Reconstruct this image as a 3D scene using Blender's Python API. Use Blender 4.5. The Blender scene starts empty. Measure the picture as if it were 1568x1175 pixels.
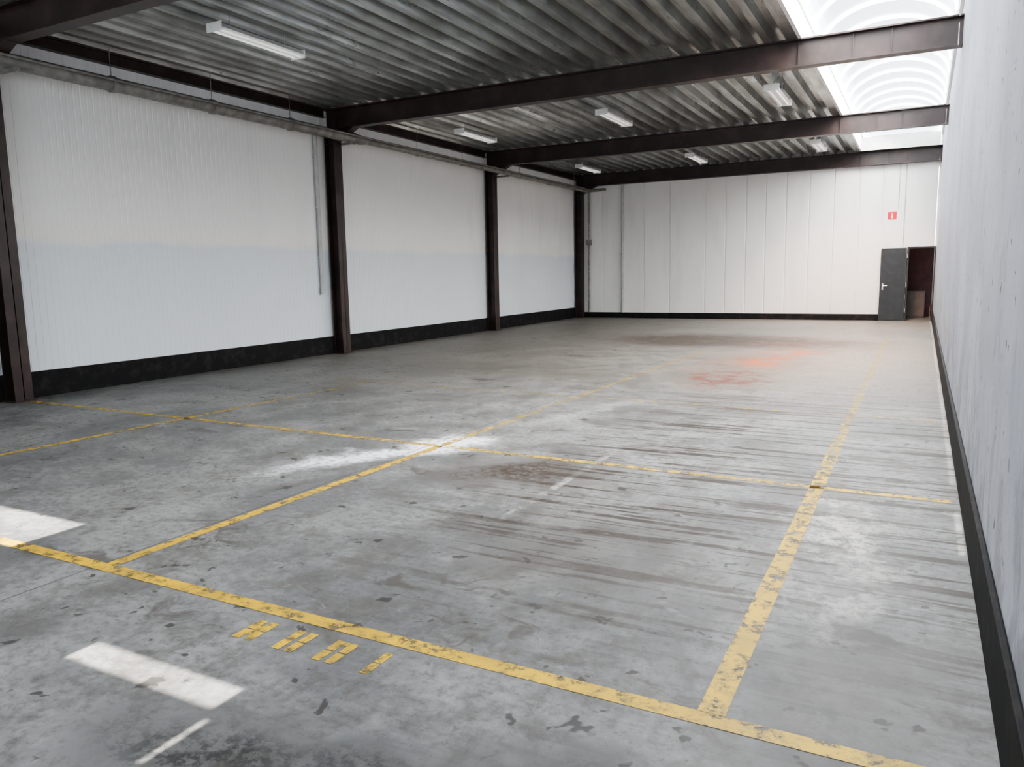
import bpy, bmesh, math, random
from mathutils import Matrix, Vector
random.seed(3)
S=bpy.context.scene
# ---------------- constants (metres) ----------------
XL,XR,YF,YB=-11.0,0.33,25.8,-3.0
ZB,ZT=4.58,4.98
COLS=[-0.8,6.0,12.7,19.3]
XS=-1.8
ZW=5.35
# ---------------- helpers ----------------
def box(bm,x0,x1,y0,y1,z0,z1):
    vs=[bm.verts.new((x,y,z)) for x in(x0,x1) for y in(y0,y1) for z in(z0,z1)]
    for f in((0,1,3,2),(4,6,7,5),(0,4,5,1),(2,3,7,6),(0,2,6,4),(1,5,7,3)):
        bm.faces.new([vs[i] for i in f])
def cyl(bm,p0,p1,r,n=20,r2=None):
    p0=Vector(p0);p1=Vector(p1);d=p1-p0
    q=d.to_track_quat('Z','Y').to_matrix().to_4x4()
    M=Matrix.Translation((p0+p1)/2)@q
    bmesh.ops.create_cone(bm,cap_ends=True,segments=n,radius1=r,radius2=r if r2 is None else r2,depth=d.length,matrix=M)
def prism(bm,pts,axis,a0,a1):
    def P(u,v,a):
        return (u,a,v) if axis=='y' else ((a,u,v) if axis=='x' else (u,v,a))
    A=[bm.verts.new(P(u,v,a0)) for u,v in pts];B=[bm.verts.new(P(u,v,a1)) for u,v in pts]
    n=len(pts)
    bm.faces.new(A);bm.faces.new(B[::-1])
    for i in range(n): bm.faces.new([A[i],B[i],B[(i+1)%n],A[(i+1)%n]])
def mk(name,bm,mat,loc=(0,0,0),parent=None,smooth=False,bevel=0):
    bmesh.ops.recalc_face_normals(bm,faces=bm.faces)
    bmesh.ops.translate(bm,verts=bm.verts,vec=-Vector(loc))
    me=bpy.data.meshes.new(name);bm.to_mesh(me);bm.free()
    o=bpy.data.objects.new(name,me);S.collection.objects.link(o)
    me.materials.append(mat)
    if smooth:
        for p in me.polygons:p.use_smooth=True
        try: me.set_sharp_from_angle(angle=math.radians(35))
        except Exception: pass
    if parent:
        o.parent=parent;o.location=Vector(loc)-parent.location
    else:o.location=loc
    if bevel:
        m=o.modifiers.new('bevel','BEVEL');m.width=bevel;m.segments=2;m.limit_method='ANGLE'
    return o
def empty(name,loc):
    e=bpy.data.objects.new(name,None);S.collection.objects.link(e);e.location=loc;e.empty_display_size=.2;return e
class M:
    def __init__(s,name,color=(.8,.8,.8),rough=.5,metal=0,spec=.5):
        s.m=bpy.data.materials.new(name);s.m.use_nodes=True
        s.n=s.m.node_tree.nodes;s.l=s.m.node_tree.links
        s.b=s.n['Principled BSDF']
        s.b.inputs['Base Color'].default_value=(*color,1)
        s.b.inputs['Roughness'].default_value=rough
        s.b.inputs['Metallic'].default_value=metal
        s.b.inputs['Specular IOR Level'].default_value=spec
        s.pos=s.n.new('ShaderNodeNewGeometry').outputs['Position']
    def inp(s,sock,v):
        if isinstance(v,bpy.types.NodeSocket): s.l.new(v,sock)
        elif isinstance(v,(tuple,list)) and sock.type=='RGBA' and len(v)==3: sock.default_value=(*v,1)
        else: sock.default_value=v
    def map(s,vec=None,loc=(0,0,0),rot=0,scale=(1,1,1),kind='POINT'):
        k=s.n.new('ShaderNodeMapping');k.vector_type=kind
        s.l.new(vec or s.pos,k.inputs[0]);k.inputs['Location'].default_value=loc
        k.inputs['Rotation'].default_value=(0,0,rot);k.inputs['Scale'].default_value=scale
        return k.outputs[0]
    def noise(s,scale=1,detail=4,rough=.5,vec=None,dist=0,color=False):
        k=s.n.new('ShaderNodeTexNoise');s.l.new(vec or s.pos,k.inputs['Vector'])
        k.inputs['Scale'].default_value=scale;k.inputs['Detail'].default_value=detail
        k.inputs['Roughness'].default_value=rough;k.inputs['Distortion'].default_value=dist
        return k.outputs['Color' if color else 'Fac']
    def rng(s,v,a,b,c=0,d=1,smooth=True):
        k=s.n.new('ShaderNodeMapRange');k.interpolation_type='SMOOTHSTEP' if smooth else 'LINEAR'
        s.inp(k.inputs[0],v)
        for i,x in enumerate((a,b,c,d)):k.inputs[i+1].default_value=x
        return k.outputs[0]
    def math(s,op,a,b=0,c=None):
        k=s.n.new('ShaderNodeMath');k.operation=op;s.inp(k.inputs[0],a);s.inp(k.inputs[1],b)
        if c is not None:s.inp(k.inputs[2],c)
        return k.outputs[0]
    def mul(s,a,b): return s.math('MULTIPLY',a,b)
    def mix(s,f,a,b,mode='MIX'):
        k=s.n.new('ShaderNodeMix');k.data_type='RGBA';k.blend_type=mode
        s.inp(k.inputs[0],f);s.inp(k.inputs[6],a);s.inp(k.inputs[7],b);return k.outputs[2]
    def vm(s,op,a,b=None):
        k=s.n.new('ShaderNodeVectorMath');k.operation=op;s.inp(k.inputs[0],a)
        if b is not None:s.inp(k.inputs[1],b)
        return k.outputs['Value' if op=='LENGTH' else 'Vector']
    def xyz(s,vec=None):
        k=s.n.new('ShaderNodeSeparateXYZ');s.l.new(vec or s.pos,k.inputs[0]);return k.outputs
    def ell(s,c,r,rot=0,vec=None,soft=0.0):
        v=s.map(vec,loc=(c[0],c[1],0),rot=rot,scale=(r[0],r[1],1),kind='TEXTURE')
        return s.rng(s.vm('LENGTH',v),1,soft)
    def col(s,v): s.inp(s.b.inputs['Base Color'],v)
    def rgh(s,v): s.inp(s.b.inputs['Roughness'],v)
    def bump(s,h,strength=.3,dist=.01):
        k=s.n.new('ShaderNodeBump');k.inputs['Strength'].default_value=strength;k.inputs['Distance'].default_value=dist
        s.l.new(h,k.inputs['Height']);s.l.new(k.outputs[0],s.b.inputs['Normal'])
# ---------------- materials ----------------
def floor_mat():
    m=M('concrete_floor',rough=.5,spec=.4)
    w=m.noise(1.3,3,.6,color=True)
    wo=m.vm('SUBTRACT',w,(.5,.5,.5))
    warp=m.vm('ADD',m.pos,m.vm('MULTIPLY',wo,(1.1,1.1,0)))
    warps=m.vm('ADD',m.pos,m.vm('MULTIPLY',wo,(.3,.07,0)))
    x,y,z=m.xyz()
    big=m.noise(.5,5,.7,dist=.4); med=m.noise(2.3,6,.76,dist=.3); fine=m.noise(17,4,.78)
    c=m.mix(m.rng(big,.40,.60),(.128,.132,.135),(.225,.228,.226))
    c=m.mix(m.rng(y,6,14,0,.7),c,(.165,.142,.115))
    c=m.mix(m.rng(med,.46,.62,0,.62),c,(.085,.079,.071))
    c=m.mix(m.rng(med,.44,.28,0,.5),c,(.32,.32,.315))
    c=m.mix(m.rng(fine,.42,.70,0,.7),c,(.075,.07,.064))
    c=m.mix(m.rng(fine,.42,.25,0,.38),c,(.33,.33,.32))
    # scrape marks running across the hall on the right half
    reg=m.mul(m.rng(x,-3.4,-2.0,.0,1),m.mul(m.rng(y,2.6,4.5,.12,1),m.rng(y,12,8.5,.0,1)))
    brk=m.rng(med,.38,.52,.3,1)
    st=m.noise(1,2,.5,vec=m.map(warps,rot=.02,scale=(.45,10,1)))
    c=m.mix(m.mul(m.mul(m.rng(st,.55,.60,0,1),reg),brk),c,(.035,.026,.02))
    st=m.noise(1,2,.6,vec=m.map(warps,rot=-.04,loc=(5,2,0),scale=(.9,20,1)))
    c=m.mix(m.mul(m.mul(m.rng(st,.565,.62,0,.9),reg),brk),c,(.035,.028,.023))
    # wandering scuffs
    st2=m.noise(1,4,.72,vec=m.map(warp,rot=.45,scale=(1.3,2.8,1)))
    c=m.mix(m.rng(st2,.58,.67,0,.7),c,(.06,.052,.046))
    c=m.mix(m.rng(st2,.38,.29,0,.35),c,(.34,.34,.33))
    sp=m.noise(5.5,3,.65,dist=.3)
    c=m.mix(m.rng(sp,.635,.675,0,.85),c,(.038,.035,.033))
    rag=m.rng(fine,.62,.42,.3,1)
    rag2=m.rng(med,.56,.42,.1,1)
    def blob(cen,r,rot,col,amt,soft=0.0,k2=None):
        nonlocal c
        k=m.mul(m.mul(m.ell(cen,r,rot,warp,soft),amt),rag)
        if k2 is not None:k=m.mul(k,k2)
        c=m.mix(k,c,col)
    blob((-1.3,16.0),(3.0,8.0),0,(.33,.20,.13),.7)
    blob((-4.3,17.8),(3.2,2.6),0,(.045,.032,.024),1.4,.2)
    blob((-2.0,17.6),(2.2,2.2),0,(.09,.045,.027),1.2)
    blob((-5.5,11.5),(3.0,1.8),0,(.09,.077,.063),.7)
    blob((-2.6,13.0),(1.6,3.2),0,(.17,.085,.05),1.0,0,rag2)
    blob((-2.55,11.5),(.9,1.5),.1,(.12,.035,.017),1.6,.2,rag2)
    blob((-2.4,13.9),(.7,1.2),.1,(.36,.09,.03),1.9,.2,rag2)
    blob((-2.1,15.5),(.6,1.1),.1,(.36,.10,.035),1.7,.2,rag2)
    blob((-1.9,1.7),(1.2,.5),0,(.035,.035,.035),1.0,.1)
    blob((-.6,1.95),(1.0,.5),0,(.045,.042,.038),1.0)
    blob((-.2,2.9),(.6,1.1),0,(.06,.056,.052),.8)
    blob((-2.8,5.4),(1.1,.9),0,(.05,.038,.03),1.2)
    blob((-1.7,4.0),(1.3,1.4),0,(.08,.072,.064),.6)
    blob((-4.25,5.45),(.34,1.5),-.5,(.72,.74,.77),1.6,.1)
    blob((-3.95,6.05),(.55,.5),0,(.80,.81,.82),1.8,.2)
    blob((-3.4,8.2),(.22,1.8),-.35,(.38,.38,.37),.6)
    blob((-.35,5.0),(.50,1.1),0,(.48,.46,.43),1.3,0,rag2)
    blob((-.3,3.9),(.3,.8),0,(.40,.39,.37),1,0,rag2)
    ln=m.mul(m.rng(m.math('ABSOLUTE',m.math('ADD',x,2.37)),.05,.01),m.mul(m.rng(y,4.2,4.5),m.rng(y,6.7,6.3)))
    c=m.mix(m.mul(ln,rag2),c,(.32,.32,.30))
    j=m.mul(m.rng(m.math('PINGPONG',m.math('ADD',x,4.06),2.0),.010,.004,0,.7),m.math('LESS_THAN',x,-3))
    c=m.mix(j,c,(.045,.045,.045))
    m.col(c)
    m.rgh(m.rng(med,.3,.7,.64,.46))
    return m.m
def leftwall_mat():
    m=M('painted_ribbed_panel',rough=.45)
    x,y,z=m.xyz()
    n=m.noise(.9,4,.6)
    zz=m.math('ADD',z,m.mul(m.math('SUBTRACT',n,.5),.3))
    up=m.rng(zz,2.10,2.3)
    c=m.mix(up,(.71,.755,.785),(.88,.875,.85))
    band=m.mul(up,m.rng(zz,2.6,2.2,0,.35))
    c=m.mix(band,c,(.85,.815,.69))
    dr=m.noise(1,3,.6,vec=m.map(scale=(1,1.2,.25)))
    c=m.mix(m.rng(dr,.5,.75,0,.3),c,(.66,.67,.66))
    m.col(c);return m.m
def farwall_mat():
    m=M('painted_wall_panel',rough=.55)
    dr=m.noise(1,4,.6,vec=m.map(scale=(1.5,1,.3)))
    c=m.mix(m.rng(dr,.45,.75,0,.5),(.82,.81,.78),(.66,.635,.595))
    m.col(c);return m.m
def rightwall_mat():
    m=M('painted_plaster_wall',rough=.75,spec=.25)
    n=m.noise(.8,4,.6)
    x,y,z=m.xyz()
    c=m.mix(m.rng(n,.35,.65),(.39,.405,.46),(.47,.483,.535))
    sp=m.noise(9,2,.6)
    c=m.mix(m.rng(sp,.665,.705,0,.85),c,(.12,.12,.13))
    pe=m.noise(1,5,.75,vec=m.map(scale=(1,2.2,1.3)),dist=1.0)
    c=m.mix(m.rng(pe,.56,.60,0,.38),c,(.28,.30,.33))
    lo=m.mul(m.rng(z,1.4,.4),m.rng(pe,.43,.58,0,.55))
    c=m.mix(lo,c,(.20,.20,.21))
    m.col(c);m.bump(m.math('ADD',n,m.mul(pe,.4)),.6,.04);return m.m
def deck_mat():
    m=M('galvanised_steel_deck',rough=.38,metal=.7)
    st=m.noise(1,4,.65,vec=m.map(scale=(3.3,.5,1)))
    b=m.noise(.6,3,.6)
    c=m.mix(m.rng(st,.3,.7),(.22,.232,.224),(.50,.53,.51))
    c=m.mix(m.rng(b,.42,.62,0,.5),c,(.17,.17,.152))
    m.col(c);m.rgh(m.rng(st,.3,.7,.42,.26));return m.m
def steel_mat():
    m=M('brown_painted_steel',rough=.42)
    c=m.mix(m.rng(m.noise(2.5,4,.6),.4,.7),(.028,.017,.015),(.052,.032,.028))
    m.col(c);return m.m
def plinth_mat():
    m=M('black_plinth_paint',rough=.7,spec=.2)
    c=m.mix(m.rng(m.noise(6,4,.7),.45,.7),(.009,.009,.010),(.024,.022,.021))
    m.col(c);return m.m
def yellow_mat():
    m=M('worn_yellow_paint',rough=.55)
    x,y,z=m.xyz()
    n=m.noise(3,4,.6);w=m.noise(11,5,.78)
    c=m.mix(m.rng(n,.35,.7),(.66,.42,.012),(.42,.28,.03))
    c=m.mix(m.rng(w,.46,.60,0,.8),c,(.16,.125,.06))
    c=m.mix(m.mul(m.rng(y,4,9,0,.45),m.rng(x,-.9,-.7,1,.4)),c,(.26,.20,.11))
    m.col(c)
    # paint is more worn further into the hall
    thr=m.rng(y,2.5,8,.605,.48,False)
    a=m.rng(m.math('SUBTRACT',w,thr),.04,-.04)
    a=m.mul(a,m.rng(y,3,12,1,.7))
    m.inp(m.b.inputs['Alpha'],a)
    return m.m
def skylight_mat():
    m=M('opal_polycarbonate',color=(.6,.65,.7),rough=.4)
    m.b.inputs['Emission Color'].default_value=(.92,.96,1,1)
    m.b.inputs['Emission Strength'].default_value=.7
    return m.m
def simple(name,c1,c2,rough=.5,metal=0,scale=6):
    m=M(name,rough=rough,metal=metal);m.col(m.mix(m.rng(m.noise(scale,3,.6),.35,.7),c1,c2));return m.m
def glow(name,c,st):
    m=M(name,color=c,rough=.4);m.b.inputs['Emission Color'].default_value=(*c,1);m.b.inputs['Emission Strength'].default_value=st;return m.m
MF,ML,MFW,MR,MD,MS,MP,MY,MSK=floor_mat(),leftwall_mat(),farwall_mat(),rightwall_mat(),deck_mat(),steel_mat(),plinth_mat(),yellow_mat(),skylight_mat()
MPIPE=simple('grey_pipe',(.17,.165,.15),(.28,.27,.25),.45,.1)
MCON=simple('conduit_plastic',(.42,.43,.42),(.5,.5,.49),.4)
MCURB=simple('white_curb',(.72,.72,.69),(.8,.8,.78),.5)
MRIB=glow('emissive_glazing_bar',(.97,.98,1),5.5)  # glow put into the bars so they show brighter than the panels
MDOOR=simple('anthracite_door_paint',(.018,.023,.026),(.026,.031,.034),.35)
MWHITE=simple('white_lacquer',(.8,.8,.78),(.86,.86,.84),.35)
MTUBE=glow('fluorescent_tube',(1,1,.97),.2)
MRED=simple('red_sign',(.65,.01,.03),(.7,.02,.04),.4)
MGLY=simple('sign_white',(.85,.85,.85),(.9,.9,.9),.4)
MMETAL=simple('brushed_metal',(.5,.5,.5),(.6,.6,.6),.3,.9)
MCORR=simple('corridor_red_wall',(.07,.02,.012),(.10,.028,.016),.6)
MBEIGE=simple('beige_laminate',(.09,.07,.055),(.12,.095,.075),.5)
# ---------------- shell ----------------
bm=bmesh.new();box(bm,XL-.3,XR+.3,YB-.3,YF+3.2,-.2,0);mk('floor',bm,MF)
def ribbed(name,mat,plane,base,out,a0,a1,z0,z1,joints,gw,gd,thick=.2,extra=[]):
    """wall slab whose visible face carries vertical grooves at joints"""
    bm=bmesh.new()
    def slab(a0,a1,z0,z1):
        pts=[(a0,0)]
        for j in sorted(joints):
            if a0+gw<j<a1-gw: pts+= [(j-gw/2,0),(j-gw/4,-gd),(j+gw/4,-gd),(j+gw/2,0)]
        pts.append((a1,0))
        poly=[(a,base+out*d) for a,d in pts]+[(a1,base-out*thick),(a0,base-out*thick)]
        if plane=='x': poly=[(b,a) for a,b in poly]
        prism(bm,poly,'z',z0,z1)
    for s in [(a0,a1,z0,z1)]+extra: slab(*s)
    return mk(name,bm,mat)
nj=int((YF-YB)/.1)
ribbed('wall_left',ML,'x',XL,1,YB,YF,0,ZT+.1,[YB+.1*i for i in range(1,nj)],.024,.0045)
DX0,DX1,DZ=-.38,.27,2.13
ribbed('wall_far',MFW,'y',YF,-1,XL,DX0,0,ZW+.1,[-1.8,-2.5,-3.2,-3.88,-4.5,-5.1,-5.75,-6.4,-7.6,-8.5,-10.0,-1.15],.045,.025,
   extra=[(DX0,DX1,DZ,ZW+.1),(DX1,XR,0,ZW+.1)])
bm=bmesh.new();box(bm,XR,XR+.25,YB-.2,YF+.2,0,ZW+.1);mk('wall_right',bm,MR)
# front wall (behind camera) with transom openings
bm=bmesh.new()
xs=[XL,-5.85,-4.85,-3.18,-2.28,-2.25,-2.225,XR]
holes={(-5.85,-4.85):(3.88,4.22),(-3.18,-2.28):(3.388,3.5),(-2.25,-2.225):(3.15,3.35)}
for a,b in zip(xs[:-1],xs[1:]):
    h=holes.get((a,b))
    if h: box(bm,a,b,YB-.02,YB,0,h[0]);box(bm,a,b,YB-.02,YB,h[1],ZW+.1)
    else: box(bm,a,b,YB-.02,YB,0,ZW+.1)
mk('wall_front',bm,MFW)
# corrugated deck
bm=bmesh.new()
p=.32;pts=[];x=XL-.1
while x<XS-.02:
    pts+= [(x,ZT+.12),(x+.13,ZT+.12),(x+.17,ZT),(x+.28,ZT)];x+=p
pts=[q for q in pts if q[0]<=XS]
pts.append((XS,pts[-1][1]))
poly=pts+[(XS,ZT+.3),(XL-.1,ZT+.3)]
prism(bm,poly,'y',YB-.1,YF+.1)
box(bm,XS,XR+.1,YF-.45,YF+.1,ZT+.02,ZT+.3)
mk('ceiling',bm,MD)
# plinths
def plinth(name,b):
    bm=bmesh.new();box(bm,*b);return mk(name,bm,MP,bevel=.008)
plinth('baseboard_left',(XL,XL+.05,YB,YF,0,.36))
plinth('baseboard_far',(XL+.05,-1.12,YF-.04,YF,0,.19))
plinth('baseboard_right',(XR-.03,XR,YB,YF,0,.30))
# ---------------- steel frame ----------------
def beam(y):
    bm=bmesh.new();w=.1;t=.022
    x0,x1=XL+.05,XR-.002
    box(bm,x0,x1,y-w,y+w,ZB,ZB+t);box(bm,x0,x1,y-w,y+w,ZT-t,ZT);box(bm,x0,x1,y-.007,y+.007,ZB+t,ZT-t)
    for xx in(XL+.3,XS+.0,XS+.75,XS+1.25):
        box(bm,xx-.006,xx+.006,y-w+.06,y+w-.06,ZB+t,ZT-t)
    prism(bm,[(XL+.28,ZB),(XL+.75,ZB),(XL+.28,ZB-.24)],'y',y-.008,y+.008)
    a=[(XL+.28,ZB-.26),(XL+.28,ZB-.23),(XL+.76,ZB),(XL+.82,ZB)]
    prism(bm,a,'y',y-.09,y+.09)
    mk('steel_roof_beam',bm,MS,loc=(-5,y,ZB))
for y in COLS+[YF-.12]: beam(y)
def column(y):
    bm=bmesh.new();w=.12;t=.018;x0=XL+.055;x1=XL+.30
    box(bm,x0,x0+t,y-w,y+w,0,ZB);box(bm,x1-t,x1,y-w,y+w,0,ZB);box(bm,x0,x1,y-.006,y+.006,0,ZB)
    box(bm,x0,x1+.04,y-w-.03,y+w+.03,0,.02)
    box(bm,x0,x1+.02,y-w-.02,y+w+.02,ZB-.02,ZB-.001)
    box(bm,x0,x1,y-w+.005,y+w-.005,ZB-.3,ZB-.285)
    mk('steel_column',bm,MS,loc=(XL+.15,y,0))
for y in COLS+[YF-.16]: column(y)
bm=bmesh.new()
for a,b in zip([YB]+COLS,COLS+[YF-.12]):
    y0,y1=a+.11,b-.11
    box(bm,XL+.01,XL+.12,y0,y1,ZT-.17,ZT-.155);box(bm,XL+.01,XL+.12,y0,y1,ZT-.015,ZT);box(bm,XL+.06,XL+.07,y0,y1,ZT-.155,ZT-.015)
mk('steel_eave_beam',bm,MS)
# ---------------- skylight ----------------
sk=empty('skylight',(-.75,11,5.3))
ys0,ys1=YB,YF-.45
bm=bmesh.new()
box(bm,XS,XS+.05,ys0,ys1,ZT-.01,ZW);box(bm,XS-.10,XS+.07,ys0,ys1,ZW,ZW+.04)
box(bm,XR-.05,XR-.001,ys0,ys1,ZW-.1,ZW+.04);box(bm,XS+.05,XR-.002,ys1-.04,ys1,ZT-.01,ZW)
mk('curb',bm,MCURB,parent=sk)
N=20;xa,xb=XS+.06,XR-.06;xc=(xa+xb)/2;hw=(xb-xa)/2;rise=.62
def arc(i,off=0):
    a=math.pi*i/N;return (xc-(hw-off)*math.cos(a),ZW+.02+(rise-off)*math.sin(a))
bm=bmesh.new()
A=[bm.verts.new((arc(i)[0],ys0,arc(i)[1])) for i in range(N+1)]
B=[bm.verts.new((arc(i)[0],ys1,arc(i)[1])) for i in range(N+1)]
for i in range(N): bm.faces.new([A[i],A[i+1],B[i+1],B[i]])
bm.faces.new(A);bm.faces.new(B[::-1])
mk('vault_panels',bm,MSK,parent=sk)
bm=bmesh.new();y=ys1-.05
while y>ys0:
    for i in range(N):
        (x1,z1),(x2,z2)=arc(i,.004),arc(i+1,.004);(x3,z3),(x4,z4)=arc(i,.03),arc(i+1,.03)
        prism(bm,[(x1,z1),(x2,z2),(x4,z4),(x3,z3)],'y',y-.06,y+.06)
    y-=1.05
mk('glazing_bars',bm,MRIB,parent=sk)
# ---------------- pipes ----------------
bm=bmesh.new();px,pz=XL+.47,4.43
cyl(bm,(px,YB+.1,pz),(px,13.2,pz),.10,24)
cyl(bm,(px,13.2,pz),(px,13.45,pz),.10,24,.065)
cyl(bm,(px,13.4,pz),(px,YF-.2,pz),.065,20)
cyl(bm,(px+.16,YB+.1,pz+.03),(px+.16,YF-.2,pz+.03),.018,10)
cyl(bm,(px,YF-.2,pz),(px+.7,YF-.2,pz),.05,16)
for yy in[-1.4,.4,2.2,4.0,5.8,7.6,9.4,11.2,13.0,15.3,17.3,20.5,22.5,24.5]:
    r=.118 if yy<13.3 else .078
    cyl(bm,(px,yy-.03,pz),(px,yy+.03,pz),r,24)
    cyl(bm,(px,yy,pz),(px,yy,ZT+.02),.006,8)
for y in COLS: box(bm,XL+.28,px+.2,y+.13,y+.17,pz-.14,pz-.10)
mk('ceiling_pipe',bm,MPIPE,smooth=True)
bm=bmesh.new()
cyl(bm,(XL+.06,12.3,1.3),(XL+.06,12.3,4.5),.038,14);cyl(bm,(XL+.06,12.3,1.27),(XL+.06,12.3,1.35),.048,14)
for z in(2,3,4):box(bm,XL,XL+.07,12.25,12.35,z,z+.03)
mk('wall_downpipe',bm,MCON,smooth=True)
bm=bmesh.new();cyl(bm,(-9.26,YF-.05,.19),(-9.26,YF-.05,ZB),.04,14)
for z in(1,2.2,3.4):box(bm,-9.32,-9.2,YF-.06,YF,z,z+.03)
mk('wall_downpipe',bm,MCON,smooth=True)
bm=bmesh.new();cyl(bm,(XL+.5,YF-.08,.19),(XL+.5,YF-.08,4.4),.035,14);box(bm,XL+.42,XL+.58,YF-.13,YF,2.55,2.75)
mk('wall_downpipe',bm,MPIPE,smooth=True)
bm=bmesh.new()
for x,z in((-.72,3.3),(-.55,2.2)):
    cyl(bm,(x,YF-.015,z),(x,YF-.015,4.9),.012,8)
mk('wall_conduit',bm,MCON)
# ---------------- light fixtures ----------------
def fixture(x,y,z=4.80,L=1.5):
    e=empty('fluorescent_light_fixture',(x,y,z))
    bm=bmesh.new()
    prism(bm,[(x-.13,z),(x+.13,z),(x+.07,z+.07),(x-.07,z+.07)],'y',y-L/2,y+L/2)
    box(bm,x-.135,x+.135,y-L/2-.015,y-L/2,z-.045,z+.072);box(bm,x-.135,x+.135,y+L/2,y+L/2+.015,z-.045,z+.072)
    mk('housing',bm,MWHITE,parent=e,loc=(x,y,z),bevel=.004)
    bm=bmesh.new()
    for dx in(-.06,.06):cyl(bm,(x+dx,y-L/2+.01,z-.022),(x+dx,y+L/2-.01,z-.022),.014,14)
    mk('tubes',bm,MTUBE,parent=e,loc=(x,y,z),smooth=True)
    bm=bmesh.new()
    for dy in(-L/3,L/3):cyl(bm,(x,y+dy,z+.07),(x,y+dy,ZT+.04),.006,8)
    mk('hanger_rods',bm,MMETAL,parent=e,loc=(x,y,z))
for x,y in((-8.2,8.2),(-9.4,16.1),(-5.9,15.9),(-2.55,15.6),(-9.4,23.0),(-5.95,22.8),(-2.6,22.4)): fixture(x,y)
# ---------------- door ----------------
d=empty('door_1',(DX0,YF,0))
bm=bmesh.new()
box(bm,DX0-.05,DX0,YF-.03,YF+.2,0,DZ+.05);box(bm,DX1,DX1+.05,YF-.03,YF+.2,0,DZ+.05);box(bm,DX0,DX1,YF-.03,YF+.2,DZ,DZ+.05)
mk('frame',bm,MDOOR,parent=d,loc=(DX0,YF,0))
bm=bmesh.new();box(bm,-1.12,DX0-.06,YF-.14,YF-.095,.02,DZ+.02)
mk('leaf',bm,MDOOR,parent=d,loc=(DX0,YF,0),bevel=.004)
bm=bmesh.new();cyl(bm,(-1.04,YF-.20,1.05),(-.92,YF-.20,1.05),.011,10);cyl(bm,(-1.04,YF-.20,1.05),(-1.04,YF-.135,1.05),.011,10);box(bm,-1.06,-1.02,YF-.147,YF-.138,.93,1.12)
mk('handle',bm,MMETAL,parent=d,loc=(DX0,YF,0))
bm=bmesh.new()
for z in(.25,1.0,1.85):cyl(bm,(DX0-.055,YF-.11,z),(DX0-.055,YF-.11,z+.12),.012,10);box(bm,DX0-.06,DX0-.03,YF-.11,YF-.03,z,z+.12)
mk('hinges',bm,MMETAL,parent=d,loc=(DX0,YF,0))
# corridor behind the door
bm=bmesh.new()
box(bm,-1.6,1.6,YF+2.6,YF+2.7,0,2.5);box(bm,-1.7,-1.6,YF+.2,YF+2.7,0,2.5);box(bm,1.6,1.7,YF+.2,YF+2.7,0,2.5);box(bm,-1.7,1.7,YF+.2,YF+2.7,2.5,2.6)
mk('wall_corridor',bm,MCORR)
bm=bmesh.new();box(bm,-.6,.1,YF+1.6,YF+2.1,.05,.80);box(bm,-.62,.12,YF+1.58,YF+2.12,.80,.83);box(bm,-.57,.07,YF+1.63,YF+2.07,0,.05);box(bm,-.255,-.245,YF+1.595,YF+1.6,.07,.78)
mk('low_cabinet',bm,MBEIGE)
# sign
s=empty('fire_extinguisher_sign',(-.88,YF-.01,3.1))
bm=bmesh.new();box(bm,-1.0,-.76,YF-.008,YF-.001,2.99,3.21);mk('plate',bm,MRED,parent=s,loc=(-.88,YF,3.1))
bm=bmesh.new();cyl(bm,(-.88,YF-.012,3.02),(-.88,YF-.012,3.13),.022,12);cyl(bm,(-.88,YF-.012,3.13),(-.88,YF-.012,3.17),.012,10);box(bm,-.92,-.86,YF-.014,YF-.009,3.165,3.175)
mk('pictogram',bm,MGLY,parent=s,loc=(-.88,YF,3.1))
# ---------------- floor markings ----------------
bm=bmesh.new()
def strip(p,q,w):
    p=Vector((*p,0));q=Vector((*q,0));n=(q-p).normalized().cross(Vector((0,0,1)))*w/2
    z=Vector((0,0,.002))
    v=[bm.verts.new(a+z) for a in(p+n,q+n,q-n,p-n)];bm.faces.new(v)
strip((XL+.3,2.58),(XR-.05,2.58),.085)
strip((XL+.3,6.05),(XR-.08,5.88),.08)
strip((-8.1,9.3),(XR-.08,8.98),.075)
strip((-.60,2.62),(-.64,19.0),.10)
strip((-4.0,2.62),(-3.78,15.4),.085)
strip((-7.6,2.62),(-7.42,9.3),.08)
mk('floor_line_marking',bm,MY)
bm=bmesh.new()
def seg(x,y,w,h): 
    v=[bm.verts.new(a) for a in((x,y,.002),(x+w,y,.002),(x+w,y+h,.002),(x,y+h,.002))];bm.faces.new(v)
for i,x in enumerate((-2.68,-2.44,-2.21,-1.98)):
    if i<3:
        seg(x,2.29,.045,.085);seg(x,2.385,.045,.085);seg(x+.07,2.29,.045,.085);seg(x+.07,2.385,.045,.085)
        if i==0: seg(x+.045,2.33,.025,.10)
        if i==2: seg(x+.05,2.44,.018,.03)
    else:
        seg(x+.03,2.29,.04,.085);seg(x+.03,2.385,.04,.085)
mk('floor_stencil_number',bm,MY)
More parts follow.
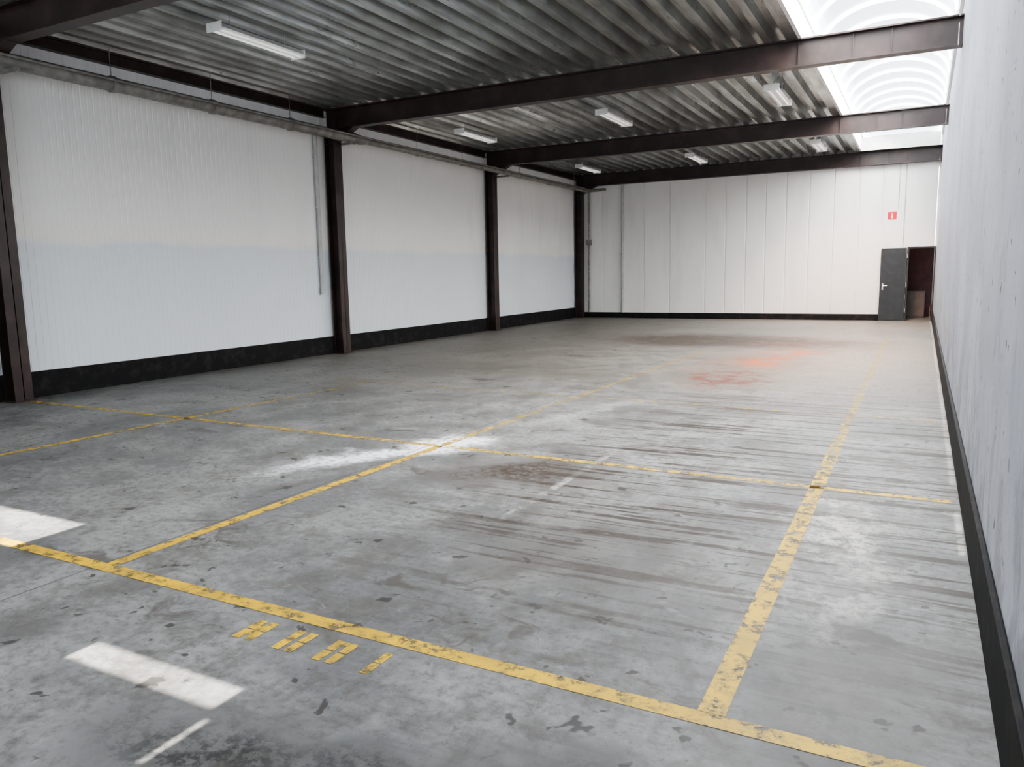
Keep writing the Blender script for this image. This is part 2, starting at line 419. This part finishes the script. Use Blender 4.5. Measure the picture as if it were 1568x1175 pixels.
# ---------------- lights ----------------
def light(name,kind,loc,target,energy,color,**kw):
    l=bpy.data.lights.new(name,kind);l.energy=energy;l.color=color
    for k,v in kw.items():setattr(l,k,v)
    o=bpy.data.objects.new(name,l);S.collection.objects.link(o);o.location=loc
    o.rotation_euler=(Vector(target)-Vector(loc)).to_track_quat('-Z','Y').to_euler();return o
light('sun','SUN',(0,-10,10),(0,0,3),22,(1,.95,.87),angle=math.radians(.25))
light('fill_behind_camera','AREA',(-5.4,YB+.05,1.7),(-5.4,5,1.9),215,(.89,.945,1),shape='RECTANGLE',size=10,size_y=3)  # added fill lamp behind the camera; the wall there has no gate
# added area lamp inside the vault; tilt and spread keep it unseen
o=light('added_vault_fill','AREA',(-.8,14.6,5.42),(-4,14.6,0),980,(1,.99,.97),shape='RECTANGLE',size=1.2,size_y=20.5,spread=math.radians(140))
zd=(Vector((-.8,14.6,5.42))-Vector((-4,14.6,0))).normalized();yd=Vector((0,1,0));xd=yd.cross(zd)
o.rotation_euler=Matrix((xd,yd,zd)).transposed().to_euler()
light('warm_spot','SPOT',(-1.0,21.0,5.3),(-1.7,24.6,0),800,(1,.5,.27),spot_size=math.radians(75),spot_blend=1,shadow_soft_size=.02)  # added spot, imitates warm sun through the dome on far floor and wall
light('added_corridor_lamp','POINT',(.4,YF+1.2,2.2),(0,0,0),3,(1,.75,.55),shadow_soft_size=.05)  # added lamp, out of view, lights the room behind the door
W=bpy.data.worlds.new('sky');S.world=W;W.use_nodes=True
W.node_tree.nodes['Background'].inputs[0].default_value=(.6,.75,1,1);W.node_tree.nodes['Background'].inputs[1].default_value=1.0
# ---------------- camera ----------------
Xc=Vector((.8838,-.0502,.4652)).normalized();Yc=Vector((.4674,.1334,-.8739));Yc=(Yc-Xc*Yc.dot(Xc)).normalized();Zc=Xc.cross(Yc)
cam=bpy.data.cameras.new('camera');co=bpy.data.objects.new('camera',cam);S.collection.objects.link(co);S.camera=co
co.matrix_world=Matrix.Translation((0,0,1.6))@Matrix((Xc,Yc,Zc)).to_4x4()
cam.sensor_width=36;cam.lens=27.0;cam.clip_end=200
S.view_settings.view_transform='AgX'
S.view_settings.exposure=1.1
try:S.view_settings.look='AgX - Medium High Contrast'
except Exception as e:print(e)
